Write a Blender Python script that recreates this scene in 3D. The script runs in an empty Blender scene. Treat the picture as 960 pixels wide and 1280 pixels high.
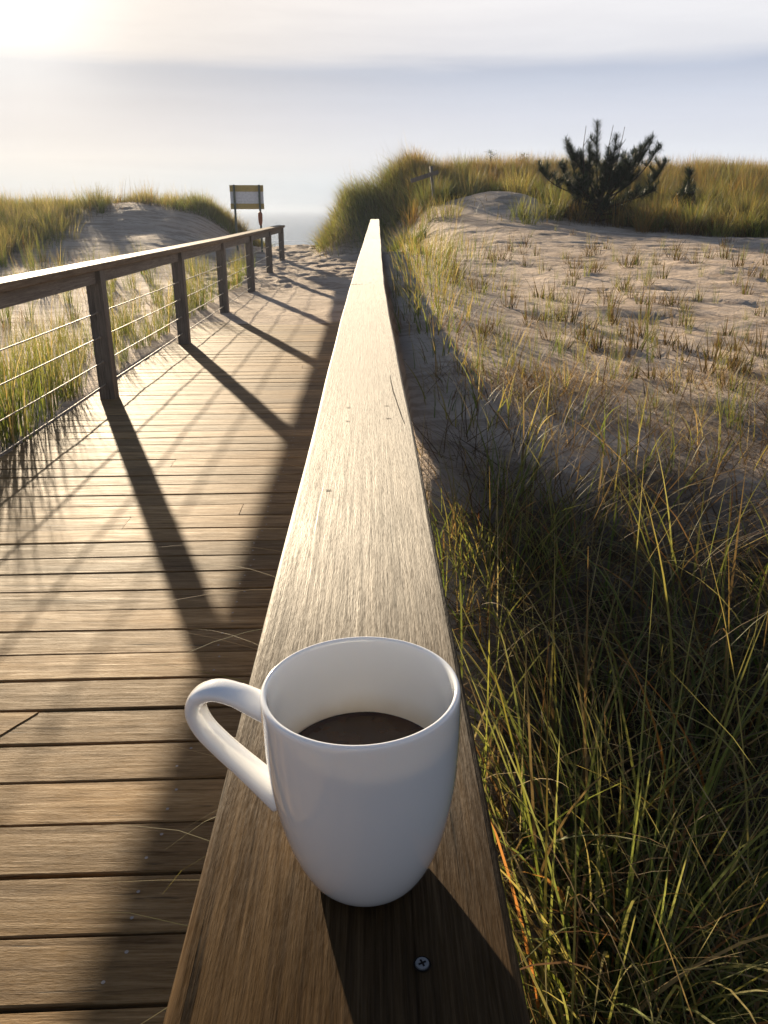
import bpy, bmesh, math, random
import numpy as np
from mathutils import Vector, Matrix

rad = math.radians
rng = np.random.default_rng(7)
random.seed(7)
scene = bpy.context.scene
COL = scene.collection

SUN_AZ, SUN_EL = 21.3, 11.8          # degrees left of the rail direction, above the horizon
RAIL_Z = 0.79                        # top of the hand rails above the deck
DECK_L = -1.72

# ------------------------------------------------------------------ helpers
def link(name, me, mat=None, parent=None):
    o = bpy.data.objects.new(name, me)
    COL.objects.link(o)
    if mat is not None and me is not None:
        me.materials.append(mat)
    if parent is not None:
        o.parent = parent
    return o

def tag(o, label=None, cat=None, group=None, kind=None):
    if label: o['label'] = label
    if cat: o['category'] = cat
    if group: o['group'] = group
    if kind: o['kind'] = kind
    return o

def empty(name, loc=(0, 0, 0), rz=0.0):
    o = bpy.data.objects.new(name, None)
    COL.objects.link(o)
    o.location = loc
    o.rotation_euler = (0, 0, rz)
    o.empty_display_size = 0.05
    return o

def smooth(me, on=True):
    me.polygons.foreach_set('use_smooth', [on] * len(me.polygons))

def bm_obj(name, bm, mat, parent=None, sm=False):
    me = bpy.data.meshes.new(name)
    bm.to_mesh(me); bm.free()
    if sm: smooth(me)
    return link(name, me, mat, parent)

def add_box(bm, x0, x1, y0, y1, z0, z1, M=None, bevel=0.0):
    vs = [bm.verts.new((x, y, z)) for x in (x0, x1) for y in (y0, y1) for z in (z0, z1)]
    idx = [(0, 1, 3, 2), (4, 6, 7, 5), (0, 4, 5, 1), (2, 3, 7, 6), (0, 2, 6, 4), (1, 5, 7, 3)]
    fs = [bm.faces.new([vs[i] for i in f]) for f in idx]
    if bevel > 0:
        es = list({e for f in fs for e in f.edges})
        r = bmesh.ops.bevel(bm, geom=es, offset=bevel, segments=2, affect='EDGES', profile=0.6)
        vs = list({v for f in r['faces'] for v in f.verts} | {v for v in vs if v.is_valid})
    if M is not None:
        bmesh.ops.transform(bm, matrix=M, verts=[v for v in vs if v.is_valid])
    return vs

def add_tube(bm, pts, radii, n=8, cap=True):
    pts = [Vector([float(c) for c in p]) for p in pts]
    radii = [float(r) for r in radii] if hasattr(radii, '__len__') else [float(radii)] * len(pts)
    rings = []
    up = None
    for i, p in enumerate(pts):
        a = pts[max(i - 1, 0)]; b = pts[min(i + 1, len(pts) - 1)]
        t = (b - a).normalized()
        if up is None:
            up = Vector((0, 0, 1)) if abs(t.z) < 0.9 else Vector((1, 0, 0))
        s = t.cross(up).normalized(); up = s.cross(t).normalized()
        rings.append([bm.verts.new(p + radii[i] * (math.cos(2 * math.pi * k / n) * s + math.sin(2 * math.pi * k / n) * up)) for k in range(n)])
    for a, b in zip(rings, rings[1:]):
        for k in range(n):
            bm.faces.new((a[k], a[(k + 1) % n], b[(k + 1) % n], b[k]))
    if cap:
        bm.faces.new(list(reversed(rings[0]))); bm.faces.new(rings[-1])

def smst(a, b, x):
    t = np.clip((x - a) / (b - a), 0, 1)
    return t * t * (3 - 2 * t)

def hash2(ix, iy, s):
    v = np.sin(ix * 127.1 + iy * 311.7 + s * 74.7) * 43758.5453
    return v - np.floor(v)

def vnoise(x, y, s=0):
    x = np.asarray(x, float); y = np.asarray(y, float)
    ix = np.floor(x); iy = np.floor(y)
    fx = x - ix; fy = y - iy
    fx = fx * fx * (3 - 2 * fx); fy = fy * fy * (3 - 2 * fy)
    a = hash2(ix, iy, s); b = hash2(ix + 1, iy, s); c = hash2(ix, iy + 1, s); d = hash2(ix + 1, iy + 1, s)
    return (a + (b - a) * fx + (c - a) * fy + (a - b - c + d) * fx * fy) * 2 - 1

def fbm(x, y, s=0, oct=4):
    r = 0; amp = 1.0; f = 1.0; t = 0
    for o in range(oct):
        r = r + amp * vnoise(x * f + 13.7 * o, y * f - 7.3 * o, s + o); t += amp
        amp *= 0.5; f *= 2.03
    return r / t

# ------------------------------------------------------------------ terrain
def prof(pts, y):
    p = np.array(pts, float)
    return np.interp(y, p[:, 0], p[:, 1])

P_PATH = [(-60, -.12), (6.2, -.12), (7.4, -.03), (8.6, .008), (11.2, .04), (13.35, .14), (15.3, .2), (18, .36), (20, .2), (30, -1), (45, -2.1), (75, -3.05), (110, -4.2), (4000, -9)]
P_RIGHT = [(-60, -.3), (0, -.25), (.3, -.07), (.6, .12), (.9, .30), (1.2, .43), (1.6, .52), (2.2, .57), (3.5, .605), (6, .63), (9, .65), (12, .70), (14, .88), (16, 1.15), (18, 1.5), (20, 1.78), (23, 1.85), (30, .8), (40, -1.6), (70, -3.0), (110, -4.2), (4000, -9)]
P_LEFT = [(-60, -.1), (0, -.06), (8, 0), (11, .1), (14, .32), (17, .66), (20, .96), (24, 1.0), (30, .3), (45, -1.9), (75, -3.05), (110, -4.2), (4000, -9)]

def gauss(x, y, cx, cy, sx, sy):
    return np.exp(-((x - cx) / sx) ** 2 - ((y - cy) / sy) ** 2)

def height(x, y, detail=True):
    x = np.asarray(x, float); y = np.asarray(y, float)
    p = prof(P_PATH, y); r = prof(P_RIGHT, y); l = prof(P_LEFT, y)
    # near the boardwalk the sides are their own level right from the deck's edge
    near = 1 - smst(7.5, 12, y)
    wr = smst(.08, 1.2, x) * (1 - near) + smst(-.03, .09, x) * near
    wl = smst(-2.4, -4.4, x) * (1 - near) + smst(-1.70, -1.80, x) * near
    z = p * (1 - wr - wl) + r * wr + l * wl
    z = z + 1.0 * smst(-1.05, -.40, x) * (1 - smst(.3, 1.5, x)) * np.exp(-((y - 18.6) / 1.7) ** 2) + .34 * gauss(x, y, 2.3, 14.7, 1.1, 1.25) + .14 * gauss(x, y, 2.0, 12.6, 1.5, 2.2)
    z = z + .30 * gauss(x, y, -5.4, 19.5, 1.5, 2.2) + .22 * gauss(x, y, -3.6, 20, .6, 1.6) + .12 * gauss(x, y, -10, 19, 2.5, 3)
    z = z - .05 * gauss(x, y, 6.5, 9.5, 2.2, 1.5) + .04 * gauss(x, y, 3.2, 6.2, 1.2, .8)
    z = z + .08 * np.exp(-((x - .22) / .38) ** 2) * smst(.9, 1.8, y) * (1 - smst(9, 12, y)) * (x > -.05)
    z = z - .25 * smst(7, 14, x) * smst(12, 20, y) * (1 - smst(40, 60, y))
    if detail:
        path = smst(9.5, 13, y) * (1 - smst(-2.4, -3.0, x)) * (1 - smst(.2, 1.2, x)) * (1 - smst(25, 40, y))
        z = z + path * (.032 * fbm(x * 3.4, y * 3.4, 3, 3) + .050 * np.minimum(0, vnoise(x * 6.1, y * 4.6, 9) + .15) + .018 * fbm(x * 9, y * 9, 8, 2))
        off = smst(.3, 1.0, x) + smst(-1.78, -2.3, x)
        z = z + off * (.028 * fbm(x * .9, y * .9, 5, 4) + .012 * fbm(x * 4.5, y * 4.5, 21, 3))
        # little wind scarps, pocks and crusted lumps of loose sand
        q = vnoise(x * 1.6 + .5 * y, y * 4.3, 17)
        sc = smst(.5, .9, x) * (1 - smst(11, 14, y))
        z = z + sc * (.010 * smst(-.04, .04, q) + .010 * fbm(x * 3.1, y * 3.1, 25, 4) + .011 * fbm(x * 13, y * 13, 26, 3) - .008 * np.maximum(0, vnoise(x * 8.3, y * 8.3, 27) - .35))
        z = z + smst(15, 18, y) * (1 - smst(26, 34, y)) * smst(1.0, 2.5, x) * .14 * fbm(x * .5, y * .3, 33, 3)
        far = smst(6, 16, y) * off
        z = z + far * .055 * fbm(x * .45, y * .45, 31, 3)
        cover = smst(6.9, 9.2, y) * (1 - smst(9.5, 11, y)) * (x < .1) * (x > -1.72)
        z = z + cover * .012 * fbm(x * 2.2, y * 3.5, 41, 3)
    return z

def litter(x, y):
    """how much dead grass and litter covers the sand (0..1)"""
    n = fbm(x * .8, y * .8, 51, 3)
    a = smst(.06, .3, x) * (1 - smst(1.2, 1.7, y + .45 * n - .9 * np.maximum(0, .4 - x)))
    edge = 12.6 + 1.0 * n - .25 * np.clip(x - 4, 0, 8)
    b = smst(.1, 1.4, x) * smst(edge - .4, edge + .6, y) * (1 - np.clip(1.4 * gauss(x, y, 1.95, 14.0, 1.35, 1.9), 0, .985))
    b = np.maximum(b, gauss(x, y, .05, 18.6, .95, 2.3))
    c = smst(-3.0, -4.0, x) * smst(12.0, 13.6, y + n) * (1 - smst(-6.5, -5.4, x + .5 * n) * (1 - smst(19.2, 20.2, y + .5 * n)))
    m = smst(.05, .35, fbm(x * 2.6, y * 2.6, 57, 3)) * smst(.2, .4, x) * (1 - smst(1.9, 2.8, y)) * .8
    return np.clip(np.maximum(np.maximum(np.maximum(a, m), b), c), 0, 1)

def build_ground():
    def axis(segs):
        out = []
        for a, b, s in segs:
            out += list(np.arange(a, b, s))
        return np.array(out + [segs[-1][1]])
    def far(a, b, n, s0):
        t = np.linspace(0, 1, n)
        return a + (b - a) * t ** 3
    xs = np.concatenate([-(far(12, 1500, 26, 1)[::-1][:-1]), np.arange(-12, -5, .12), np.arange(-5, 6, .05), np.arange(6, 14, .11), far(14, 1500, 26, 1)])
    ys = np.concatenate([-(far(3, 700, 16, 1)[::-1][:-1]), np.arange(-3, 0, .15), np.arange(0, 20, .055), np.arange(20, 30, .25), 30 + 90 * np.linspace(0, 1, 40) ** 1.3])
    X, Y = np.meshgrid(xs, ys)
    Z = height(X, Y)
    Z = np.where(Y > 100, np.minimum(Z, -3.9), Z)
    nx, ny = len(xs), len(ys)
    co = np.stack([X, Y, Z], -1).reshape(-1, 3)
    i = np.arange(nx * ny).reshape(ny, nx)
    q = np.stack([i[:-1, :-1], i[:-1, 1:], i[1:, 1:], i[1:, :-1]], -1).reshape(-1, 4)
    me = quad_mesh('sand_ground', co, q)
    smooth(me)
    at = me.attributes.new('litter', 'FLOAT', 'POINT')
    at.data.foreach_set('value', litter(X, Y).astype(np.float32).ravel())
    return me

def quad_mesh(name, co, q):
    me = bpy.data.meshes.new(name)
    me.vertices.add(len(co)); me.vertices.foreach_set('co', np.asarray(co, np.float32).ravel())
    me.loops.add(q.size); me.loops.foreach_set('vertex_index', q.astype(np.int32).ravel())
    me.polygons.add(len(q))
    me.polygons.foreach_set('loop_start', np.arange(0, q.size, 4, dtype=np.int32))
    me.polygons.foreach_set('loop_total', np.full(len(q), 4, np.int32))
    me.update(calc_edges=True)
    return me

# ------------------------------------------------------------------ materials
class NT:
    def __init__(self, name):
        self.m = bpy.data.materials.new(name); self.m.use_nodes = True
        self.t = self.m.node_tree; self.n = self.t.nodes; self.l = self.t.links
        self.n.clear()
        self.out = self.n.new('ShaderNodeOutputMaterial')
    def node(self, typ, **kw):
        nd = self.n.new(typ)
        for k, v in kw.items():
            if k.startswith('i_'):
                nd.inputs[k[2:].replace('_', ' ')].default_value = v
            else: setattr(nd, k, v)
        return nd
    def link(self, a, b): self.l.new(a, b)
    def coords(self, scale=(1, 1, 1), which='Object', src=None):
        tc = self.node('ShaderNodeTexCoord'); mp = self.node('ShaderNodeMapping')
        mp.inputs['Scale'].default_value = scale
        self.link(tc.outputs[which], mp.inputs['Vector']); return mp.outputs[0]
    def noise(self, vec, scale, detail=4, rough=.55, dist=0):
        nd = self.node('ShaderNodeTexNoise'); nd.inputs['Scale'].default_value = scale
        nd.inputs['Detail'].default_value = detail; nd.inputs['Roughness'].default_value = rough
        nd.inputs['Distortion'].default_value = dist
        self.link(vec, nd.inputs['Vector']); return nd.outputs['Fac']
    def ramp(self, fac, stops, interp='LINEAR'):
        nd = self.node('ShaderNodeValToRGB'); cr = nd.color_ramp; cr.interpolation = interp
        while len(cr.elements) < len(stops): cr.elements.new(.5)
        for e, (p, c) in zip(cr.elements, stops):
            e.position = p; e.color = (*c, 1) if len(c) == 3 else c
        self.link(fac, nd.inputs[0]); return nd.outputs[0]
    def mix(self, fac, a, b, blend='MIX'):
        nd = self.node('ShaderNodeMix', data_type='RGBA', blend_type=blend)
        for s, v in ((nd.inputs[0], fac), (nd.inputs[6], a), (nd.inputs[7], b)):
            if hasattr(v, 'is_linked'): self.link(v, s)
            elif hasattr(v, '__len__'): s.default_value = (*v, 1) if len(v) == 3 else v
            else: s.default_value = v
        return nd.outputs[2]
    def math(self, op, a, b=0.0, c=None):
        nd = self.node('ShaderNodeMath', operation=op)
        for i, v in enumerate((a, b) if c is None else (a, b, c)):
            if hasattr(v, 'is_linked'): self.link(v, nd.inputs[i])
            else: nd.inputs[i].default_value = v
        return nd.outputs[0]
    def bump(self, h, strength, dist, normal=None):
        nd = self.node('ShaderNodeBump'); nd.inputs['Strength'].default_value = strength
        nd.inputs['Distance'].default_value = dist; self.link(h, nd.inputs['Height'])
        if normal is not None: self.link(normal, nd.inputs['Normal'])
        return nd.outputs[0]
    def bsdf(self, color, rough=.6, normal=None, spec=.5, **kw):
        b = self.node('ShaderNodeBsdfPrincipled')
        for k, v in (('Base Color', color), ('Roughness', rough)):
            if hasattr(v, 'is_linked'): self.link(v, b.inputs[k])
            elif hasattr(v, '__len__'): b.inputs[k].default_value = (*v, 1)
            else: b.inputs[k].default_value = v
        b.inputs['Specular IOR Level'].default_value = spec
        if normal is not None: self.link(normal, b.inputs['Normal'])
        for k, v in kw.items(): b.inputs[k.replace('_', ' ')].default_value = v
        return b
    def done(self, shader):
        self.link(shader if hasattr(shader, 'is_linked') else shader.outputs[0], self.out.inputs['Surface'])
        return self.m

def attr(N, name, out='Fac'):
    a = N.node('ShaderNodeAttribute'); a.attribute_name = name
    return a.outputs[out]

def mat_sand():
    N = NT('sand'); v = N.coords()
    big = N.noise(v, 1.3, 5); mid = N.noise(v, 14, 5, .65); fine = N.noise(v, 260, 3, .7)
    c = N.ramp(big, [(.3, (.42, .32, .24)), (.7, (.56, .45, .35))])
    c = N.mix(N.math('MULTIPLY', N.ramp(mid, [(.55, (0, 0, 0)), (.72, (1, 1, 1))]), .4), c, (.27, .20, .145))
    crust = N.noise(N.coords((1.6, 5.5, 1)), 1.0, 6, .72, .8)
    c = N.mix(N.math('MULTIPLY', N.ramp(crust, [(.50, (0, 0, 0)), (.56, (1, 1, 1))]), .6), c, (.24, .17, .115))
    spk = N.noise(v, 75, 2, .5)
    c = N.mix(N.ramp(spk, [(.66, (0, 0, 0)), (.72, (1, 1, 1))]), c, (.20, .14, .09))
    lit = attr(N, 'litter')
    straw = N.noise(N.coords((60, 9, 9)), 1.0, 5, .7, .6)
    lc = N.ramp(straw, [(.35, (.022, .016, .010)), (.6, (.060, .042, .024)), (.78, (.15, .11, .06))])
    lm = N.math('MULTIPLY', lit, N.ramp(N.noise(v, 3.5, 4, .7), [(.3, (.55, .55, .55)), (.55, (1, 1, 1))]))
    c = N.mix(lm, c, lc)
    h = N.math('ADD', N.math('MULTIPLY', mid, 1.0), N.math('MULTIPLY', fine, .12))
    n = N.bump(h, .55, .05)
    return N.done(N.bsdf(c, .9, n, .2))

def mat_wood(name, axis, *a_, sheen=0.0, aniso=0.0, **k_):
    m = mat_wood0(name, axis, *a_, **k_)
    if aniso:
        # the fibres run along the board, so its facets tip sideways far more than lengthways
        b = [n for n in m.node_tree.nodes if n.type == 'BSDF_PRINCIPLED'][0]
        b.inputs['Anisotropic'].default_value = aniso
        t = m.node_tree.nodes.new('ShaderNodeCombineXYZ'); t.inputs[0].default_value = 1.0
        m.node_tree.links.new(t.outputs[0], b.inputs['Tangent'])
    if sheen:
        b = [n for n in m.node_tree.nodes if n.type == 'BSDF_PRINCIPLED'][0]
        b.inputs['Sheen Weight'].default_value = sheen; b.inputs['Sheen Roughness'].default_value = .35
        b.inputs['Sheen Tint'].default_value = (1, .95, .86, 1)
    return m

def mat_wood0(name, axis, dark, mid, light, rough=.62, grain=1.0, spec=.5, bump=.0015, stain=.35, per=True, board=False):
    """weathered timber with its grain along the given axis (0 x, 1 y, 2 z)"""
    N = NT(name)
    tc = N.node('ShaderNodeTexCoord')
    off = N.node('ShaderNodeVectorMath', operation='ADD')
    N.link(tc.outputs['Object'], off.inputs[0])
    if board:
        at = N.node('ShaderNodeAttribute'); at.attribute_name = 'board'
        mul = N.node('ShaderNodeVectorMath', operation='SCALE'); N.link(at.outputs['Color'], mul.inputs[0]); mul.inputs['Scale'].default_value = 7.0
        N.link(mul.outputs[0], off.inputs[1])
    def co(across, along):
        mp = N.node('ShaderNodeMapping'); s = [across] * 3; s[axis] = along
        mp.inputs['Scale'].default_value = s; N.link(off.outputs[0], mp.inputs['Vector']); return mp.outputs[0]
    g1 = N.noise(co(150 * grain, 5), 1.0, 6, .7, .35)
    g2 = N.noise(co(420 * grain, 22), 1.0, 3, .7)
    g3 = N.noise(co(28, 2.0), 1.0, 4, .6, .6)
    pits = N.noise(co(520 * grain, 95), 1.0, 2, .6)
    blot = N.noise(co(7, 2.6), 1.0, 4, .6)
    f = N.math('ADD', N.math('MULTIPLY', g1, .5), N.math('ADD', N.math('MULTIPLY', g2, .22), N.math('MULTIPLY', g3, .28)))
    c = N.ramp(f, [(.34, dark), (.5, mid), (.66, light)])
    c = N.mix(N.math('MULTIPLY', N.ramp(blot, [(.45, (0, 0, 0)), (.68, (1, 1, 1))]), stain), c, tuple(k * .5 for k in dark))
    crack = N.noise(co(95 * grain, 3.2), 1.0, 3, .55, .5)
    ck = N.ramp(crack, [(.30, (1, 1, 1)), (.355, (0, 0, 0))])
    c = N.mix(N.math('MULTIPLY', ck, .8), c, tuple(k * .22 for k in dark))
    if board:
        tint = N.node('ShaderNodeAttribute'); tint.attribute_name = 'board'
        sep = N.node('ShaderNodeSeparateColor'); N.link(tint.outputs['Color'], sep.inputs[0])
        k = N.math('MULTIPLY_ADD', sep.outputs[1], .55, .72)
        cc = N.node('ShaderNodeCombineColor')
        for i in range(3): N.link(k, cc.inputs[i])
        c = N.mix(1.0, c, cc.outputs[0], 'MULTIPLY')
    h = N.math('SUBTRACT', N.math('ADD', f, N.math('MULTIPLY', pits, .35)), N.math('MULTIPLY', ck, .12))
    n = N.bump(h, 1.0, bump)
    r = N.ramp(g1, [(.3, (rough + .12,) * 3), (.7, (rough - .08,) * 3)])
    b = N.bsdf(c, r, n, spec)
    sv = N.ramp(N.math('ADD', N.math('MULTIPLY', g2, .5), N.math('MULTIPLY', pits, .5)), [(.38, (spec * .42,) * 3), (.56, (spec * 1.2,) * 3)])
    N.link(sv, b.inputs['Specular IOR Level'])
    return N.done(b)

def mat_simple(name, color, rough=.5, spec=.5, **kw):
    N = NT(name); v = N.coords()
    f = N.noise(v, 30, 4)
    c = N.ramp(f, [(.3, tuple(k * .85 for k in color)), (.7, tuple(min(1, k * 1.12) for k in color))])
    n = N.bump(N.noise(v, 120, 3), .15, .001)
    return N.done(N.bsdf(c, rough, n, spec, **kw))

def mat_grass(name, trans=.45, rough=.6):
    N = NT(name)
    a = N.node('ShaderNodeAttribute'); a.attribute_name = 'tint'
    b = N.bsdf(a.outputs['Color'], rough, None, .22)
    t = N.node('ShaderNodeBsdfTranslucent')
    g = N.mix(1.0, a.outputs['Color'], (1.25, 1.2, .8), 'MULTIPLY')
    N.link(g, t.inputs['Color'])
    mx = N.node('ShaderNodeMixShader'); mx.inputs[0].default_value = trans
    N.link(b.outputs[0], mx.inputs[1]); N.link(t.outputs[0], mx.inputs[2])
    return N.done(mx.outputs[0])

def mat_porcelain():
    N = NT('porcelain')
    b = N.bsdf((.80, .81, .82), .09, None, .5)
    b.inputs['Coat Weight'].default_value = 1.0; b.inputs['Coat Roughness'].default_value = .05
    b.inputs['Subsurface Weight'].default_value = .12
    b.inputs['Subsurface Radius'].default_value = (.012, .011, .010); b.inputs['Subsurface Scale'].default_value = .4
    # faint coffee ring on the inside just above the coffee
    tc = N.node('ShaderNodeTexCoord'); sp = N.node('ShaderNodeSeparateXYZ'); N.link(tc.outputs['Object'], sp.inputs[0])
    rr = N.math('SQRT', N.math('ADD', N.math('MULTIPLY', sp.outputs[0], sp.outputs[0]), N.math('MULTIPLY', sp.outputs[1], sp.outputs[1])))
    inside = N.math('MULTIPLY', N.math('LESS_THAN', rr, .0387), N.math('GREATER_THAN', sp.outputs[2], .055))
    wob = N.noise(tc.outputs['Object'], 60, 3)
    zz = N.math('ADD', sp.outputs[2], N.math('MULTIPLY_ADD', wob, .008, -.004))
    mr = N.node('ShaderNodeMapRange'); mr.interpolation_type = 'SMOOTHSTEP'
    N.link(zz, mr.inputs['Value'])
    mr.inputs['From Min'].default_value = .076; mr.inputs['From Max'].default_value = .060
    mr.inputs['To Min'].default_value = 0; mr.inputs['To Max'].default_value = .42
    fac = N.math('MULTIPLY', mr.outputs[0], inside)
    c = N.mix(fac, (.80, .81, .82), (.50, .38, .16))
    N.link(c, b.inputs['Base Color'])
    return N.done(b)

def mat_coffee():
    N = NT('coffee_liquid'); v = N.coords()
    c = N.ramp(N.noise(v, 60, 3), [(.4, (.034, .014, .004)), (.7, (.052, .023, .007))])
    return N.done(N.bsdf(c, .06, N.bump(N.noise(v, 60, 2), .02, .001), .5))

def mat_sea():
    N = NT('sea_water'); v = N.coords((.25, 1, 1))
    w = N.math('ADD', N.noise(v, .35, 5, .6), N.math('MULTIPLY', N.noise(v, 1.6, 3), .35))
    n = N.bump(w, .8, .8)
    # foam lines of small breakers close to the beach
    tc = N.node('ShaderNodeTexCoord'); sp = N.node('ShaderNodeSeparateXYZ'); N.link(tc.outputs['Object'], sp.inputs[0])
    wob = N.noise(N.coords((.03, .03, .03)), 1, 3)
    y = N.math('ADD', sp.outputs[1], N.math('MULTIPLY', wob, 22))
    s = N.math('SINE', N.math('MULTIPLY', y, .33))
    foam = N.ramp(s, [(.86, (0, 0, 0)), (.97, (1, 1, 1))])
    mr = N.node('ShaderNodeMapRange'); N.link(sp.outputs[1], mr.inputs['Value'])
    mr.inputs['From Min'].default_value = 150; mr.inputs['From Max'].default_value = 100
    foam = N.math('MULTIPLY', N.math('MULTIPLY', foam, mr.outputs[0]), N.ramp(N.noise(N.coords((.05, .5, 1)), 1, 4), [(.4, (0, 0, 0)), (.55, (1, 1, 1))]))
    c = N.mix(foam, (.16, .22, .26), (.78, .79, .79))
    b = N.bsdf(c, .22, n, .5)
    return N.done(b)

M_sand = mat_sand()
M_cap = mat_wood('weathered_rail_timber', 1, (.012, .0065, .003), (.050, .029, .012), (.125, .078, .036), rough=.56, aniso=.84, bump=.0010, stain=.35, spec=.066, grain=1.8, sheen=.0)
M_cap_grey = mat_wood('sky_tinted_rail_timber', 1, (.03, .026, .024), (.085, .078, .072), (.17, .155, .14), rough=.54, aniso=.84, bump=.0008, stain=.2, spec=.075, grain=1.5)  # second cap board: its cool sky reflection is put into a greyer base colour
M_capL = mat_wood('weathered_far_rail_timber', 1, (.08, .055, .035), (.17, .125, .08), (.26, .20, .14), rough=.68, bump=.0015, stain=.25, spec=.14)
M_deck = mat_wood('weathered_deck_timber', 0, (.075, .040, .013), (.235, .145, .060), (.40, .27, .13), rough=.70, bump=.0012, stain=.35, spec=.20, board=True, grain=.75)
M_post = mat_wood('weathered_post_timber', 2, (.065, .058, .052), (.14, .125, .11), (.23, .205, .18), rough=.7, bump=.002, stain=.3)
M_fascia = mat_wood('weathered_fascia_timber', 1, (.07, .062, .055), (.15, .132, .115), (.24, .215, .19), rough=.7, bump=.002, stain=.3)
M_cable = mat_simple('galvanised_cable', (.30, .28, .24), .6, .3, Metallic=.2)
M_nail = mat_simple('nail_steel', (.30, .27, .24), .55, .4, Metallic=.4)
M_screw = mat_simple('screw_steel', (.20, .21, .22), .45, .5, Metallic=.7)
M_dark = mat_simple('dark_crack', (.012, .009, .007), .9, .1)
M_grass = mat_grass('beach_grass_blades')
M_porc = mat_porcelain()
M_coffee = mat_coffee()

# ------------------------------------------------------------------ setting
ground = link('sand_ground', build_ground(), M_sand)
tag(ground, 'pale rippled sand and dunes around the boardwalk', kind='structure')

bm = bmesh.new()
sv = [bm.verts.new(p) for p in ((-9000, 60, -3.2), (9000, 60, -3.2), (9000, 12000, -3.2), (-9000, 12000, -3.2))]
bm.faces.new(sv)
sea = bm_obj('sea', bm, mat_sea())
tag(sea, 'pale calm sea beyond the dunes', kind='structure')

# boardwalk deck: planks across, nails, diagonal joint
PITCH = .1245
SKEW = rad(1.5)
def build_deck():
    bm = bmesh.new()
    lay = bm.verts.layers.float_color.new('board')
    nb = bmesh.new()
    y = -.52
    k = 0
    while y < 10.4:
        jx = random.uniform(-.004, .004)
        w = PITCH - random.uniform(.004, .0085)
        dz = random.uniform(-.0015, .0)
        tilt = random.uniform(-.0012, .0012)
        x0, x1 = DECK_L + random.uniform(-.006, .006), .10 + random.uniform(-.006, .006)
        cuts = [(x0, x1)]
        diag = abs(y - 1.49) < PITCH / 2
        if diag: cuts = [(x0, -.80), (-.80, x1)]
        elif random.random() < .22 and y > 1.7:
            cx = random.choice([-1.3, -.9, -.5]); cuts = [(x0, cx - .0015), (cx + .0015, x1)]
        for (a, b) in cuts:
            col = (random.random(), random.random(), random.random(), 1)
            n = 14
            ring = []
            bend = random.uniform(-.003, .003)
            for i in range(n + 1):
                t = i / n; x = a + (b - a) * t
                yo = y + x * math.tan(SKEW) + bend * math.sin(math.pi * t)
                zz = dz + .0015 * math.sin(t * 5 + k)
                e = .0022
                sec = [(0, -.034), (0, -e), (e, 0), (w * .5, .0006), (w - e, 0), (w, -e), (w, -.034)]
                r = []
                for (yy, z) in sec:
                    xx = x
                    if diag and a == x0 and i == n: xx = x + .035 * (yy / w) * 2 - .035
                    if diag and b == x1 and i == 0: xx = x + .035 * (yy / w) * 2 - .035 + .003
                    v = bm.verts.new((xx, yo + yy, z + zz + tilt * (yy / w - .5) * 2 * .5)); v[lay] = col
                    r.append(v)
                ring.append(r)
            for r0, r1 in zip(ring, ring[1:]):
                for j in range(6):
                    bm.faces.new((r0[j], r1[j], r1[j + 1], r0[j + 1]))
                bm.faces.new((r0[6], r1[6], r1[0], r0[0]))
            bm.faces.new(ring[0]); bm.faces.new(list(reversed(ring[-1])))
            if y < 7.5:
                for nx in (-.395, -.02):
                    if not (a < nx < b): continue
                    for fy in (.25, .72):
                        px = nx + random.uniform(-.012, .012); py = y + nx * math.tan(SKEW) + w * fy + random.uniform(-.008, .008)
                        bmesh.ops.create_circle(nb, cap_ends=True, segments=8, radius=.0032, matrix=Matrix.Translation((px, py, dz + .0022)))
        y += PITCH; k += 1
    bm.normal_update()
    deck = bm_obj('boardwalk', bm, M_deck)
    nails = bm_obj('nail_head', nb, M_nail, deck)
    nails['kind'] = 'stuff'
    jb = bmesh.new()
    for x in (-1.6, -1.25, -.85, -.4, -.03):
        add_box(jb, x - .02, x + .02, -.5, 7.0, -.12, -.038)
    add_box(jb, DECK_L + .02, DECK_L + .055, -.5, 7.0, -.118, -.0385)
    bm_obj('joist', jb, M_post, deck)
    return deck
deck = build_deck()
tag(deck, 'timber boardwalk of crosswise planks leading to the beach', kind='structure')

# ------------------------------------------------------------------ railings
POSTS_Y = [.64, 2.75, 4.87, 7.0, 9.05, 11.2, 13.35, 15.3]

def timber_box(name, mat, parent, x0, x1, y0, y1, z0, z1, bevel=.004, M=None):
    bm = bmesh.new(); add_box(bm, x0, x1, y0, y1, z0, z1, M, bevel)
    return bm_obj(name, bm, mat, parent)

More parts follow.
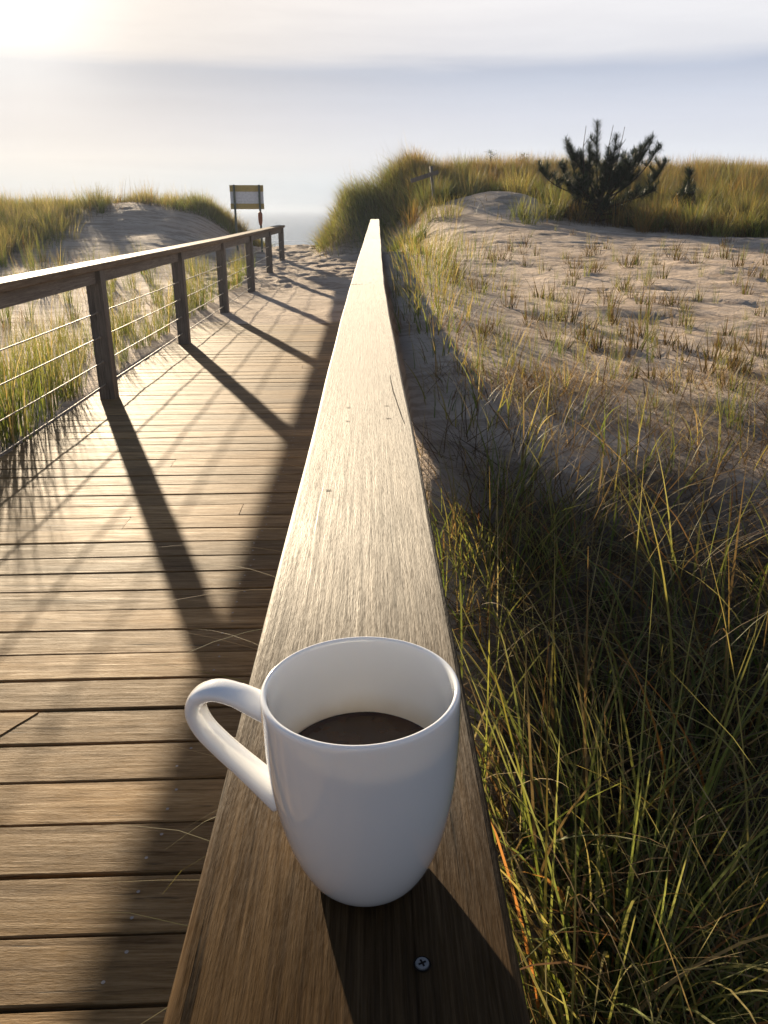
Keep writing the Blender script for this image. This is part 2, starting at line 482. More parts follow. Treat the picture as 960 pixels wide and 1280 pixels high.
def cap_board(parent, mat, cx, w, y0, y1, zc0, zc1, dx0=0.0, dx1=0.0, roll=0.0, thick=.038):
    """cap plank with eased edges; its ends may sit at different heights"""
    bm = bmesh.new()
    n = max(2, int((y1 - y0) / .15))
    e = .004
    rings = []
    for i in range(n + 1):
        t = i / n; y = y0 + (y1 - y0) * t; z = zc0 + (zc1 - zc0) * t; x = cx + dx0 + (dx1 - dx0) * t
        wob = .0012 * math.sin(y * 2.1) + .0006 * math.sin(y * 7.3)
        sec = [(-w / 2, -thick + e), (-w / 2, -e), (-w / 2 + e * .35, -e * .35), (-w / 2 + e, 0), (-w / 5, -.0003), (w / 5, -.0003), (w / 2 - e, 0), (w / 2 - e * .35, -e * .35), (w / 2, -e), (w / 2, -thick + e), (w / 2 - e, -thick), (-w / 2 + e, -thick)]
        rings.append([bm.verts.new((x + a + (wob if abs(a) > w * .45 else 0), y, z + b + a * roll)) for a, b in sec])
    m = len(rings[0])
    for a, b in zip(rings, rings[1:]):
        for k in range(m):
            bm.faces.new((a[k], b[k], b[(k + 1) % m], a[(k + 1) % m]))
    bm.faces.new(rings[0]); bm.faces.new(list(reversed(rings[-1])))
    bmesh.ops.recalc_face_normals(bm, faces=bm.faces)
    return bm_obj('cap_board', bm, mat, parent)

def wire(parent, x, y0, y1, z, zf=lambda y: 0):
    bm = bmesh.new()
    pts = []
    ys = [y0] + [p for p in POSTS_Y if y0 < p < y1] + [y1]
    for a, b in zip(ys, ys[1:]):
        for i in range(6):
            t = i / 6; y = a + (b - a) * t
            pts.append((x, y, z + zf(y) - .003 * math.sin(math.pi * t)))
    pts.append((x, y1, z + zf(y1)))
    add_tube(bm, pts, .0034, 6)
    return bm_obj('cable', bm, M_cable, parent, True)

left = empty('railing', (-1.6, .6, 0))
tag(left, 'grey timber railing with horizontal wire cables on the far side of the boardwalk', 'railing')
def lp(o): o.location = (1.6, -.6, 0); return o
lrise = lambda y: max(0.0, (y - 9.0)) * .004
for i, (a, b) in enumerate([(-.6, 4.87), (4.87, 9.05), (9.05, 13.35), (13.35, 15.42)]):
    lp(cap_board(left, M_capL, -1.61, .142, a + .001, b - .001, RAIL_Z + lrise(a), RAIL_Z + lrise(b)))
for i, py in enumerate(POSTS_Y):
    zb = -.45 if py < 9 else -.3
    top = RAIL_Z + lrise(py) - .0385
    lp(timber_box('post', M_post, left, -1.648, -1.556, py - .045, py + .045, zb, top, .005))
    for zz in (.51, .37, .225):
        bb = bmesh.new()
        bmesh.ops.create_cone(bb, cap_ends=True, segments=10, radius1=.009, radius2=.007, depth=.008,
                              matrix=Matrix.Translation((-1.602, py - .049, zz + lrise(py))) @ Matrix.Rotation(rad(90), 4, 'X'))
        lp(bm_obj('cable_fitting', bb, M_nail, left))
for a, b in zip([-.6] + POSTS_Y[:-1], POSTS_Y):
    y0 = a + (.0455 if a > 0 else 0); y1 = b - .0455
    lp(timber_box('fascia_board', M_fascia, left, -1.622, -1.584, y0, y1, RAIL_Z - .113 + lrise(a), RAIL_Z - .0395 + lrise(a), .003))
for zz in (.51, .37, .225, .09):
    lp(wire(left, -1.602, -.6, 15.3, zz, lrise))

right = empty('railing', (-.012, .6, 0))
tag(right, 'broad weathered timber handrail running from the mug to the dunes', 'railing')
def rp(o): o.location = (.012, -.6, 0); return o
rz = lambda y: RAIL_Z + max(0, y - 3.42) * .0130
rx = lambda y: max(0, y - 3.42) * .0092
RROLL = .022
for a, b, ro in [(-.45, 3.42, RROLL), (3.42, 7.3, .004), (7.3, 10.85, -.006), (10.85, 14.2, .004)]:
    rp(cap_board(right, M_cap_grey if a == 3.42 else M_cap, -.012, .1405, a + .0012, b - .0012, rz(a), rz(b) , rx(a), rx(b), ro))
for py in POSTS_Y[:-1]:
    rp(timber_box('post', M_post, right, -.055 + rx(py), .035 + rx(py), py - .045, py + .045, -.6 if py < 9 else -.2, rz(py) - .041, .005))
for a, b in zip([-.45] + POSTS_Y[:-2], POSTS_Y[:-1]):
    y0 = a + (.0455 if a > 0 else 0); y1 = b - .0455; xx = rx((a + b) / 2)
    rp(timber_box('fascia_board', M_fascia, right, -.028 + xx, .010 + xx, y0, y1, rz(a) - .115, rz(a) - .0415, .003))
for zz in (.51, .37, .225, .09):
    rp(wire(right, -.01, -.45, 13.35, zz))

def rail_top(x, y): return rz(y) + (x + .012) * RROLL

# screw below the mug, small nail marks, long crack
def screw(x, y):
    bm = bmesh.new()
    bmesh.ops.create_cone(bm, cap_ends=True, segments=28, radius1=.0031, radius2=.0027, depth=.0012)
    o = bm_obj('screw', bm, M_screw, right)
    o.location = (x + .012, y - .6, rail_top(x, y) + .0001)
    b2 = bmesh.new()
    add_box(b2, -.0017, .0017, -.00042, .00042, .0004, .00066)
    add_box(b2, -.00042, .00042, -.0017, -.00043, .0004, .00066); add_box(b2, -.00042, .00042, .00043, .0017, .0004, .00066)
    for s in (0,):
        s_ = bm_obj('drive_slot', b2, M_dark, o)
        s_.rotation_euler = (0, 0, rad(25))
    b3 = bmesh.new()
    add_tube(b3, [(.0034 * math.cos(t), .0034 * math.sin(t), -.0001) for t in np.linspace(0, 2 * math.pi, 25)], .00035, 5, False)
    bm_obj('countersink', b3, M_dark, o)
screw(.0195, .2385)

def dents():
    for (x, y) in [(-.035, 1.22), (-.034, 1.135), (.025, 1.225), (.0255, 1.145), (-.047, .83)]:
        bm = bmesh.new()
        z = rail_top(x, y) + .0003
        w, l = .0040, .0022
        vs = [bm.verts.new((x + w * a, y + l * b, z)) for a, b in ((-1, -.2), (-.3, -.8), (.8, -.4), (1, .3), (.1, .6), (-.8, .5))]
        bm.faces.new(vs)
        o = bm_obj('nail_mark', bm, M_dark, right); o.location = (.012, -.6, 0)
    bm = bmesh.new()
    pts = [(.0355, 1.475, .0004), (.036, 1.40, .0012), (.0375, 1.33, .0015), (.041, 1.25, .0012), (.0445, 1.17, .0016), (.0475, 1.11, .0005)]
    L = []; R = []
    for (x, y, w) in pts:
        z = rail_top(x, y) + .0003
        L.append(bm.verts.new((x - w * .5, y, z))); R.append(bm.verts.new((x + w * .5, y, z)))
    for i in range(len(pts) - 1): bm.faces.new((L[i], R[i], R[i + 1], L[i + 1]))
    o = bm_obj('crack', bm, M_dark, right); o.location = (.012, -.6, 0)
dents()

# ------------------------------------------------------------------ mug
def build_mug():
    root = empty('mug', (-.003, .291, rail_top(-.003, .291) + .0004))
    root.scale = (1.03, 1.03, .935)
    root.rotation_euler = (0, -math.atan(RROLL) * 1.0, 0)
    tag(root, 'white porcelain mug of coffee standing on the weathered handrail', 'mug')
    outer = [(.0, .0016), (.015, .0016), (.0195, .0010), (.0215, .0), (.0236, .0006), (.0262, .0035), (.0288, .0085), (.0315, .0155), (.0340, .0235), (.0362, .033), (.0380, .043), (.0394, .054), (.0403, .065), (.0409, .077), (.0412, .089), (.0413, .0985), (.0413, .1022)]
    lip = [(.0411, .1038), (.0405, .1048), (.0397, .1051), (.0389, .1048), (.0384, .1038)]
    inner = [(.0383, .1015), (.0382, .094), (.0380, .084), (.0376, .074), (.0371, .064), (.0362, .054), (.0348, .043), (.0325, .031), (.0285, .018), (.022, .0095), (.012, .0068), (0, .0062)]
    prof_ = outer + lip + inner
    bm = bmesh.new(); n = 96; rings = []
    for r, z in prof_:
        if r == 0: rings.append([bm.verts.new((0, 0, z))])
        else: rings.append([bm.verts.new((r * math.cos(2 * math.pi * k / n), r * math.sin(2 * math.pi * k / n), z)) for k in range(n)])
    for a, b in zip(rings, rings[1:]):
        for k in range(n):
            k2 = (k + 1) % n
            if len(a) == 1: bm.faces.new((a[0], b[k2], b[k]))
            elif len(b) == 1: bm.faces.new((a[k], a[k2], b[0]))
            else: bm.faces.new((a[k], a[k2], b[k2], b[k]))
    bmesh.ops.recalc_face_normals(bm, faces=bm.faces)
    body = bm_obj('body', bm, M_porc, root, True)
    s = body.modifiers.new('sub', 'SUBSURF'); s.levels = 1; s.render_levels = 1
    # handle: from the upper wall out, over a tight bend and diagonally back to the lower wall
    ctrl = [(.0399, .0872), (.0460, .0890), (.0550, .0928), (.0645, .0942), (.0722, .0902), (.0750, .0820), (.0722, .0728), (.0650, .0635), (.0560, .0540), (.0470, .0448), (.0378, .0358)]
    wid = [.0088, .0076, .0069, .0066, .0065, .0065, .0065, .0066, .0069, .0076, .0088]   # half width along y
    thk = [.0058, .0048, .0042, .0041, .0041, .0041, .0041, .0041, .0043, .0048, .0058]
    def cr(P, t):
        i = int(min(t, len(P) - 1.0001)); f = t - i
        g = lambda j: np.array(P[max(0, min(len(P) - 1, j))], float)
        p0, p1, p2, p3 = g(i - 1), g(i), g(i + 1), g(i + 2)
        return .5 * (2 * p1 + (p2 - p0) * f + (2 * p0 - 5 * p1 + 4 * p2 - p3) * f * f + (3 * p1 - p0 - 3 * p2 + p3) * f ** 3)
    bm = bmesh.new(); rings = []; N_ = 64; m = 24
    for i in range(N_ + 1):
        t = i / N_ * (len(ctrl) - 1)
        p = cr(ctrl, t); q = cr(ctrl, min(t + .02, len(ctrl) - 1.001)) - cr(ctrl, max(t - .02, 0)); q = q / np.linalg.norm(q)
        nrm = np.array([-q[1], q[0]])
        w = float(np.interp(t, range(len(wid)), wid)); h = float(np.interp(t, range(len(thk)), thk))
        ring = []
        for k in range(m):
            a = 2 * math.pi * k / m
            ca, sa = math.cos(a), math.sin(a)
            sx = math.copysign(abs(ca) ** .85, ca) * w; sy = math.copysign(abs(sa) ** .9, sa) * h
            ring.append(bm.verts.new((p[0] + nrm[0] * sy, sx, p[1] + nrm[1] * sy)))
        rings.append(ring)
    for a, b in zip(rings, rings[1:]):
        for k in range(m):
            bm.faces.new((a[k], a[(k + 1) % m], b[(k + 1) % m], b[k]))
    bm.faces.new(rings[0]); bm.faces.new(list(reversed(rings[-1])))
    bmesh.ops.recalc_face_normals(bm, faces=bm.faces)
    h = bm_obj('handle', bm, M_porc, root, True)
    h.rotation_euler = (0, 0, rad(180 - 13))
    bm = bmesh.new()
    R = .0370; Z = .0615; rings = [[bm.verts.new((0, 0, Z))]]
    for r, z in ((.015, Z), (.03, Z), (.0345, Z + .0001), (.0360, Z + .0005), (.0368, Z + .0012), (.0370, Z - .004)):
        rings.append([bm.verts.new((r * math.cos(2 * math.pi * k / 64), r * math.sin(2 * math.pi * k / 64), z)) for k in range(64)])
    for a, b in zip(rings, rings[1:]):
        for k in range(64):
            if len(a) == 1: bm.faces.new((a[0], b[k], b[(k + 1) % 64]))
            else: bm.faces.new((a[k], b[k], b[(k + 1) % 64], a[(k + 1) % 64]))
    c = bm_obj('coffee', bm, M_coffee, None, True)
    c.location = root.location; c.scale = root.scale; c.rotation_euler = (0, 0, 0)
    tag(c, 'dark brown coffee with milk filling the lower part of the white mug', 'coffee')
build_mug()

# ------------------------------------------------------------------ grass
GREEN = [(.070, .105, .020), (.095, .13, .028), (.055, .085, .020), (.12, .14, .035)]
STRAW = [(.27, .20, .10), (.34, .27, .15), (.22, .15, .07), (.30, .25, .13)]
ORANGE = [(.30, .13, .035), (.26, .10, .03)]
LEAF = [(.045, .07, .016), (.07, .10, .022), (.10, .125, .03)]
RUST = [(.20, .10, .03), (.16, .085, .025)]
BROWN = [(.10, .062, .030), (.075, .05, .027), (.13, .085, .045)]
OLIVE = [(.15, .15, .045), (.19, .165, .055), (.11, .12, .035)]

def pick(n, weights):
    pal = []; pr = []
    for p, w in weights:
        for c in p: pal.append(c); pr.append(w / len(p))
    pr = np.array(pr) / sum(pr)
    c = np.array(pal)[rng.choice(len(pal), n, p=pr)]
    return c * rng.uniform(.95, 1.6, (n, 1))

def blades(name, root, L, az, tilt, bend, w, col, segs=5, tipcol=None, mat=None, parent=None, taper=1.6, kink=None):
    """one mesh of arching grass blades"""
    n = len(root)
    s = np.linspace(0, 1, segs + 1)
    th = tilt[:, None] + bend[:, None] * s[None, :] ** 1.4
    if kink is not None: th = th + kink[:, None] * (s[None, :] > .55)
    az2 = az[:, None] + rng.uniform(-.35, .35, (n, 1)) * s[None, :]
    d = np.stack([np.sin(th) * np.cos(az2), np.sin(th) * np.sin(az2), np.cos(th)], -1)
    step = (L / segs)[:, None, None]
    mid = (d[:, 1:] + d[:, :-1]) / 2
    P = np.concatenate([np.zeros((n, 1, 3)), np.cumsum(mid * step, 1)], 1) + root[:, None, :]
    tw = rng.uniform(-1.0, 1.0, n)
    side = np.stack([-np.sin(az + tw), np.cos(az + tw), np.zeros(n)], -1)[:, None, :]
    ww = (w[:, None] * np.clip(1 - s[None, :] ** taper, .04, 1) * (0.75 + .25 * np.minimum(1, s[None, :] * 6)) / 2)[:, :, None]
    V = np.stack([P - side * ww, P + side * ww], 2)            # n, segs+1, 2, 3
    m = segs + 1
    base = (np.arange(n) * m * 2)[:, None] + (np.arange(segs) * 2)[None, :]
    q = np.stack([base, base + 1, base + 3, base + 2], -1).reshape(-1, 4)
    me = quad_mesh(name, V.reshape(-1, 3), q)
    smooth(me)
    tc = col if tipcol is None else tipcol
    C = col[:, None, :] * (1 - s[None, :, None] ** 2) + tc[:, None, :] * (s[None, :, None] ** 2)
    C = np.repeat(C[:, :, None, :], 2, 2).reshape(-1, 3)
    C = np.concatenate([C, np.ones((len(C), 1))], 1).astype(np.float32)
    a = me.color_attributes.new('tint', 'FLOAT_COLOR', 'POINT')
    a.data.foreach_set('color', C.ravel())
    return link(name, me, mat or M_grass, parent)

def tuft_params(n, R, cx, cy, Lm, Ls, spread, green=.6, w=.004):
    r = R * np.sqrt(rng.random(n)); a = rng.uniform(0, 2 * math.pi, n)
    x = cx + r * np.cos(a); y = cy + r * np.sin(a)
    L = np.clip(rng.normal(Lm, Ls, n), Lm * .35, Lm * 1.7)
    az = a + rng.normal(0, .7, n)
    tilt = np.abs(rng.normal(.05, spread, n)); bend = np.abs(rng.normal(.35, .45, n))
    return x, y, L, az, tilt, bend

def make_stuff(name, specs, label, segs, taper=1.6):
    """specs: list of (x, y, L, az, tilt, bend, w, col, tip)"""
    cat = [np.concatenate([s[i] for s in specs]) for i in range(9)]
    x, y, L, az, ti, be, w, col, tip = cat
    z = height(x, y) - .01
    o = blades(name, np.stack([x, y, z], -1), L, az, ti, be, w, col, segs, tip, taper=taper)
    return tag(o, label, name.replace('_', ' '), kind='stuff')

# ---- foreground marram grass to the right of the rail
specs = []
def fg_clump(cx, cy, n, R, Lm, wts, spread=.22, w=(.003, .0055), bendm=.9, azb=None):
    x, y, L, az, ti, be = tuft_params(n, R, cx, cy, Lm, Lm * .22, spread)
    be = np.abs(rng.normal(bendm, .55, n))
    if azb is not None: az = rng.normal(azb, .9, n)
    c = pick(n, wts)
    tip = c * .45 + pick(n, [(STRAW, 1), (ORANGE, .12)]) * .55
    x = np.maximum(x, .075 + .02 * rng.random(n))
    specs.append((x, y, L, az, ti, be, rng.uniform(*w, n), c, tip))
# random thicket
for i in range(330):
    cy = rng.uniform(-.2, 2.2); cx = .12 + 2.0 * rng.random() ** 1.1
    k = fbm(cx * .9, cy * .9, 61, 2)
    dens = (1 - smst(1.05, 1.55, cy + .35 * k))
    if rng.random() > dens: continue
    g = 1 if k > -.05 else .45
    Lm = (.46 if cy < .55 else .36 if cy < .85 else .28 if cy < 1.25 else .20) * rng.uniform(.7, 1.2)
    fg_clump(cx, cy, int(rng.integers(30, 62)), .13, Lm, [(GREEN, 1.5 * g), (OLIVE, .5), (STRAW, .12), (BROWN, .6), (ORANGE, .05)], .42, (.0014, .0032) if cy > 1.1 else (.0018, .0058), bendm=1.35)
# the strong green clump at the lower right, and others along the rail
fg_clump(.25, .62, 100, .07, .46, [(GREEN, 3), (OLIVE, 1), (ORANGE, .15)], .30, (.003, .0062), .9)
fg_clump(.33, .70, 85, .08, .44, [(GREEN, 3), (OLIVE, 1), (ORANGE, .15)], .30, (.003, .0062), .9)
fg_clump(.24, .80, 40, .07, .34, [(GREEN, 2), (BROWN, 1), (ORANGE, .2)], .25, (.004, .006), .9)
for (cx, cy, n, Lm) in [(.33, 2.75, 90, .42), (.55, 2.9, 80, .42), (.75, 3.15, 70, .40), (.36, 3.3, 70, .36), (.28, 3.9, 60, .3), (.45, 4.2, 60, .3), (.85, 3.6, 60, .40),
                       (1.9, 3.4, 90, .40), (2.1, 3.1, 90, .42), (1.75, 3.0, 60, .4), (.30, 4.8, 50, .26), (.62, 5.0, 40, .26), (.35, 5.5, 50, .26), (2.4, 3.6, 60, .36),
                       (.26, 6.2, 60, .25), (.3, 7.0, 60, .26), (.4, 7.8, 70, .28), (.35, 8.6, 70, .28), (.55, 9.4, 80, .3), (.5, 10.2, 80, .3), (.75, 8.4, 50, .26), (.6, 11.1, 90, .3), (.95, 10.2, 50, .25), (.55, 7.2, 60, .26), (.5, 12.1, 90, .3)]:
    fg_clump(.1 + (cx - .1) * .62, cy * .46, int(n * .3), .08 if cy < 6 else .15, Lm * .36, [(GREEN, 1.2), (OLIVE, 1.6), (STRAW, .5), (BROWN, .4)], .25, (.0028, .0045) if cy < 6 else (.004, .006), .7)
# long lying stems and bright straw arcs
n = 620
x = .10 + 2.0 * rng.random(n) ** 1.3; y = rng.uniform(-.1, 1.35, n)
c = pick(n, [(STRAW, 1.2), (OLIVE, 1.1), (ORANGE, .2), (BROWN, .5)])
specs.append((x, y, rng.uniform(.3, .8, n) * np.clip(1.2 - y * .75, .25, 1), rng.uniform(0, 2 * math.pi, n), rng.uniform(.2, 1.0, n), rng.uniform(.5, 1.6, n), rng.uniform(.0014, .0030, n), c, c * 1.1))
# dead brown mat
n = 15000
x = .09 + 2.0 * rng.random(n) ** 1.2; y = rng.uniform(-.3, 2.2, n)
keep = rng.random(n) < litter(x, y) * .95 + .02
x, y = x[keep], y[keep]; n = len(x)
c = pick(n, [(BROWN, 3), (STRAW, .25)]) * .7
specs.append((x, y, rng.uniform(.10, .32, n), rng.uniform(0, 2 * math.pi, n), rng.uniform(.7, 1.45, n), rng.uniform(0, .7, n), rng.uniform(.0018, .0035, n), c, c * 1.2))
for (cx, cy, n, R_, Lm) in [(.24, 2.6, 60, .12, .22), (.42, 2.35, 70, .15, .24), (.62, 2.5, 60, .14, .22), (.24, 3.1, 70, .14, .2), (.45, 3.0, 60, .15, .2), (.7, 2.9, 40, .14, .18), (.28, 3.7, 80, .18, .2), (.55, 3.6, 40, .15, .18), (.3, 4.3, 90, .2, .2), (.3, 5.0, 110, .22, .22), (.38, 5.8, 120, .25, .24), (.75, 5.4, 50, .2, .2),
        (.45, 6.6, 130, .28, .25), (.45, 7.5, 140, .3, .26), (.85, 7.0, 70, .25, .22), (.5, 8.5, 150, .35, .28), (.95, 8.6, 80, .3, .22), (.6, 9.6, 160, .4, .3), (.55, 10.8, 170, .4, .32), (1.1, 10.4, 90, .35, .26), (.7, 12.0, 180, .5, .34),
        (1.15, 2.35, 80, .16, .26), (1.5, 2.2, 60, .14, .28), (1.35, 2.6, 50, .14, .2), (.9, 2.2, 70, .15, .26), (1.7, 2.5, 60, .15, .22)]:
    q = min(1.0, .62 + .035 * cy)
    fg_clump(.1 + (cx - .1) * q, cy * (.7 + .02 * cy), int(n * (.2 if cy < 4 else .7)), R_ * q, Lm * q * (.8 if cy < 4 else 1), [(GREEN, 1.4), (OLIVE, 1.6), (STRAW, .5), (BROWN, .4)], .25, (.0022, .0036) if cy < 6 else (.0035, .0055), .7)
for i in range(110):
    cy = rng.uniform(.95, 1.6); cx = .14 + (.25 + cy * .62) * rng.random()
    if fbm(cx * 2.2, cy * 2.2, 65, 2) < -.1 + .35 * smst(1.1, 1.6, cy): continue
    fg_clump(cx, cy, int(rng.integers(22, 50)), .09, rng.uniform(.09, .18), [(GREEN, 1.6), (OLIVE, 1.3), (STRAW, .6), (BROWN, .6)], .4, (.0012, .0026), 1.0)
make_stuff('tall_grass', specs, 'tangled tall green and brown beach grass beside the handrail in front', 9)

# brown matted clumps on the sand edge
specs = []
for (cx, cy, R, n) in [(.95, 3.75, .22, 260), (.75, 3.5, .2, 240), (1.25, 3.95, .2, 200), (2.0, 3.75, .25, 260), (.6, 4.4, .25, 160), (2.45, 3.9, .25, 260), (.3, 5.0, .3, 140), (.9, 4.9, .2, 80), (1.5, 4.5, .18, 90), (1.3, 3.3, .3, 200), (.75, 3.0, .25, 300), (.5, 3.5, .3, 350), (.95, 3.4, .3, 350), (1.9, 4.1, .3, 350), (2.3, 3.3, .35, 400), (2.9, 4.1, .4, 450), (3.2, 3.5, .4, 400), (.35, 2.7, .25, 250), (1.6, 3.0, .3, 300), (2.7, 2.9, .3, 300), (.7, 5.6, .3, 120), (.5, 6.6, .35, 150), (3.3, 4.8, .35, 200), (1.7, 5.0, .2, 60)]:
    x, y, L, az, ti, be = tuft_params(n, R * .5, .1 + (cx - .1) * .5, cy * .60, .085, .03, .5)
    ti = rng.uniform(.3, 1.4, n)
    c = pick(n, [(BROWN, 3), (STRAW, .7)])
    specs.append((x, y, L, az, ti, be, rng.uniform(.0011, .0022, n), c, c * 1.3))
make_stuff('dead_grass', specs, 'brown matted dead grass at the edge of the bare sand', 4)

# ---- dune grass, right-hand ridge and mound
def cover(n, x0, x1, y0, y1, f):
    x = rng.uniform(x0, x1, n); y = rng.uniform(y0, y1, n)
    k = rng.random(n) < f(x, y); return x[k], y[k]
def dune(specs, x, y, Lm, wts, wid, tiltm=.35, bendm=.7, azm=None, azs=1.2):
    n = len(x)
    k = fbm(x * 1.6, y * 1.6, 71, 3)
    L = Lm * .85 * np.clip(1 + .9 * k + rng.normal(0, .22, n), .35, 1.9)
    az = rng.uniform(0, 2 * math.pi, n) if azm is None else rng.normal(azm, azs, n)
    c = pick(n, wts)
    # clumps of one tone: patches of browner and greener growth
    patch = smst(-.25, .3, fbm(x * .55, y * .55, 81, 2))[:, None]
    c = c * (.5 + .3 * patch) * (1 - patch) * np.array([1.15, .85, .7]) + c * patch * np.array([.85, 1.1, .8])
    specs.append((x, y, L, az, np.abs(rng.normal(tiltm, .25, n)), np.abs(rng.normal(bendm, .4, n)), rng.uniform(*wid, n), c, c * .6 + pick(n, [(STRAW, 1)]) * .4))
def dune_clumps(specs, n, x0, x1, y0, y1, f, Lm, wts, wid, per=(40, 90)):
    cx, cy = cover(n, x0, x1, y0, y1, f)
    for a, b in zip(cx, cy):
        m = int(rng.integers(*per)); R_ = rng.uniform(.07, .24); tone = rng.uniform(.55, 1.35)
        x, y, L, az, ti, be = tuft_params(m, R_, a, b, Lm * rng.uniform(.6, 1.7), .06, .3)
        base = pick(1, wts); c = base * tone * rng.uniform(.7, 1.3, (m, 1)) * .65 + pick(m, wts) * .35
        specs.append((x, y, L, az, ti, np.abs(rng.normal(.8, .5, m)), rng.uniform(*wid, m), c, c * .65 + pick(m, [(STRAW, 1)]) * .35))
W_D = [(GREEN, .9), (OLIVE, 1.2), (STRAW, .35), (BROWN, .9), (RUST, .7)]
specs = []
dune_clumps(specs, 1500, .3, 13, 11.6, 21.5, lambda a, b: litter(a, b) * np.where(a > 9.8, .6, 1), .34, [(GREEN, 1.2), (OLIVE, 1.2), (STRAW, .3), (RUST, .6)], (.005, .009))
dune_clumps(specs, 520, .4, 13, 11.8, 20.0, lambda a, b: litter(a, b) * (fbm(a * .5, b * .5, 95, 2) > -.1), .22, [(LEAF, 1)], (.009, .016), (60, 120))
dune_clumps(specs, 520, .4, 13, 16.5, 21.5, lambda a, b: litter(a, b), .32, [(RUST, 1.2), (STRAW, .5), (BROWN, .8)], (.004, .008))
x, y = cover(60000, .3, 13, 11.4, 22.5, lambda a, b: litter(a, b) * (.35 + .65 * (b < 18)) * np.where(a > 9.5, .6, 1))
dune(specs, x, y, .34, W_D, (.005, .009))
x, y = cover(5200, .5, 13, 18.5, 22.5, lambda a, b: litter(a, b))      # seed heads on the skyline
n = len(x); c = pick(n, [(STRAW, 1), (BROWN, 1.4)])
specs.append((x, y, rng.uniform(.35, .62, n), rng.uniform(0, 6.28, n), rng.uniform(0, .3, n), rng.uniform(0, .6, n), rng.uniform(.004, .007, n), c, c))
make_stuff('dune_grass', specs, 'olive and brown grass covering the dune ridge on the right', 4)

specs = []
x, y = cover(30000, -1.3, 1.6, 15.6, 21.5, lambda a, b: smst(-1.15, -.85, a) * (1 - smst(.9, 1.5, a)) * np.exp(-((b - 18.6) / 2.1) ** 4))
dune(specs, x, y, .50, [(OLIVE, 1.2), (STRAW, 1.0), (BROWN, .9), (GREEN, .35)], (.004, .008), .4, 1.25, math.pi * 1.08, 1.0)
n = 110
x = rng.uniform(-.5, .9, n); y = rng.uniform(17.5, 20, n); c = pick(n, [(STRAW, 1), (BROWN, 1)])
specs.append((x, y, rng.uniform(.6, 1.0, n), rng.normal(math.pi, .6, n), rng.uniform(.05, .35, n), rng.uniform(.1, .6, n), rng.uniform(.004, .006, n), c, c))
make_stuff('mound_grass', specs, 'shaggy straw coloured grass drooping over the mound by the beach path', 6)

# ---- left dune grass
specs = []
dune_clumps(specs, 1300, -17, -2.6, 12.6, 22.5, lambda a, b: litter(a, b), .30, [(GREEN, 1), (OLIVE, 1.3), (STRAW, .8)], (.005, .009))
x, y = cover(42000, -17, -2.9, 12.5, 23, lambda a, b: litter(a, b) * np.where(a < -11, .6, 1))
dune(specs, x, y, .30, [(GREEN, .7), (OLIVE, 1.4), (STRAW, .9), (BROWN, .3)], (.005, .009), .3, .6, math.pi * .1, 1.4)
x, y = cover(15000, -4.6, -2.5, 19.0, 23, lambda a, b: np.clip(gauss(a, b, -3.6, 20.2, .8, 2.0) * 1.3, 0, 1))
dune(specs, x, y, .42, [(OLIVE, 1), (BROWN, 1.2), (GREEN, .4), (STRAW, .3)], (.005, .009), .35, .8)
x, y = cover(900, -15, -3, 17.5, 22, lambda a, b: litter(a, b))
n = len(x); c = pick(n, [(STRAW, 1.5), (BROWN, 1)])
specs.append((x, y, rng.uniform(.4, .75, n), rng.uniform(0, 6.28, n), rng.uniform(0, .35, n), rng.uniform(0, .7, n), rng.uniform(.004, .007, n), c, c))
# thin growth on the flat between railing and dune
x, y = cover(11000, -9, -1.95, 3.5, 14.5, lambda a, b: smst(-.15, .35, fbm(a * .9, b * .9, 91, 3)))
dune(specs, x, y, .22, [(GREEN, 1), (OLIVE, 1.5), (STRAW, 1)], (.003, .006), .3, .6)
make_stuff('dune_grass', specs, 'pale hazy grass on the low dune on the left behind the wire railing', 4)

# thin dry stems poking through under the handrail onto the deck
specs_ = []
ys = np.array([.62, .78, .95, .98, 1.05, 1.22, 1.26, 1.35, 1.47, 1.6, 1.68, 1.75, 2.05, 2.35, 2.6, 2.75, 1.12, .88])
n = len(ys)
root = np.stack([np.full(n, .15), ys, np.minimum(height(np.full(n, .15), ys), .42) - .02], -1)
c = pick(n, [(STRAW, 2), (OLIVE, .6)])
o = blades('dry_stem', root, rng.uniform(.5, .72, n), rng.normal(math.pi, .3, n), rng.uniform(.85, 1.15, n), rng.uniform(.5, 1.1, n), rng.uniform(.0012, .0020, n), c, 12, c * 1.2)
tag(o, 'thin dry grass stems bending under the handrail over the deck', 'dry grass', kind='stuff')

# ---- single tufts one can count on the open sand
def tuft_proto(k, n, Lm, wts, stub=False, bendm=.35, w=(.003, .006), R=.035):
    x, y, L, az, ti, be = tuft_params(n, R, 0, 0, Lm, Lm * .3, .16)
    if stub:
        ti = np.abs(rng.normal(.3, .35, n))
    be = np.abs(rng.normal(bendm, .3, n))
    c = pick(n, wts) * (.45 if stub else 1.0)
    ob = blades('grass_tuft' if not stub else 'grass_stub', np.stack([x, y, np.full(n, -.015)], -1), L, az, ti, be, rng.uniform(*w, n), c, 5, c * .6 + pick(n, [(STRAW, 1)]) * .4)
    return ob
def place(protos, used, x, y, label, cat, group, s=1.0):
    k = int(rng.integers(len(protos)))
    if used[k]:
        o = protos[k].copy(); COL.objects.link(o)
    else:
        o = protos[k]; used[k] = True
    o.location = (x, y, float(height(x, y)))
    o.rotation_euler = (0, 0, rng.uniform(0, 6.28)); o.scale = (s, s, s * rng.uniform(.85, 1.15))
    return tag(o, label, cat, group)
P1 = [tuft_proto(k, int(rng.integers(8, 24)), .20, [(GREEN, 1.6), (OLIVE, 1.3), (STRAW, .4)], w=(.002, .0042)) for k in range(6)]
U1 = [False] * 6
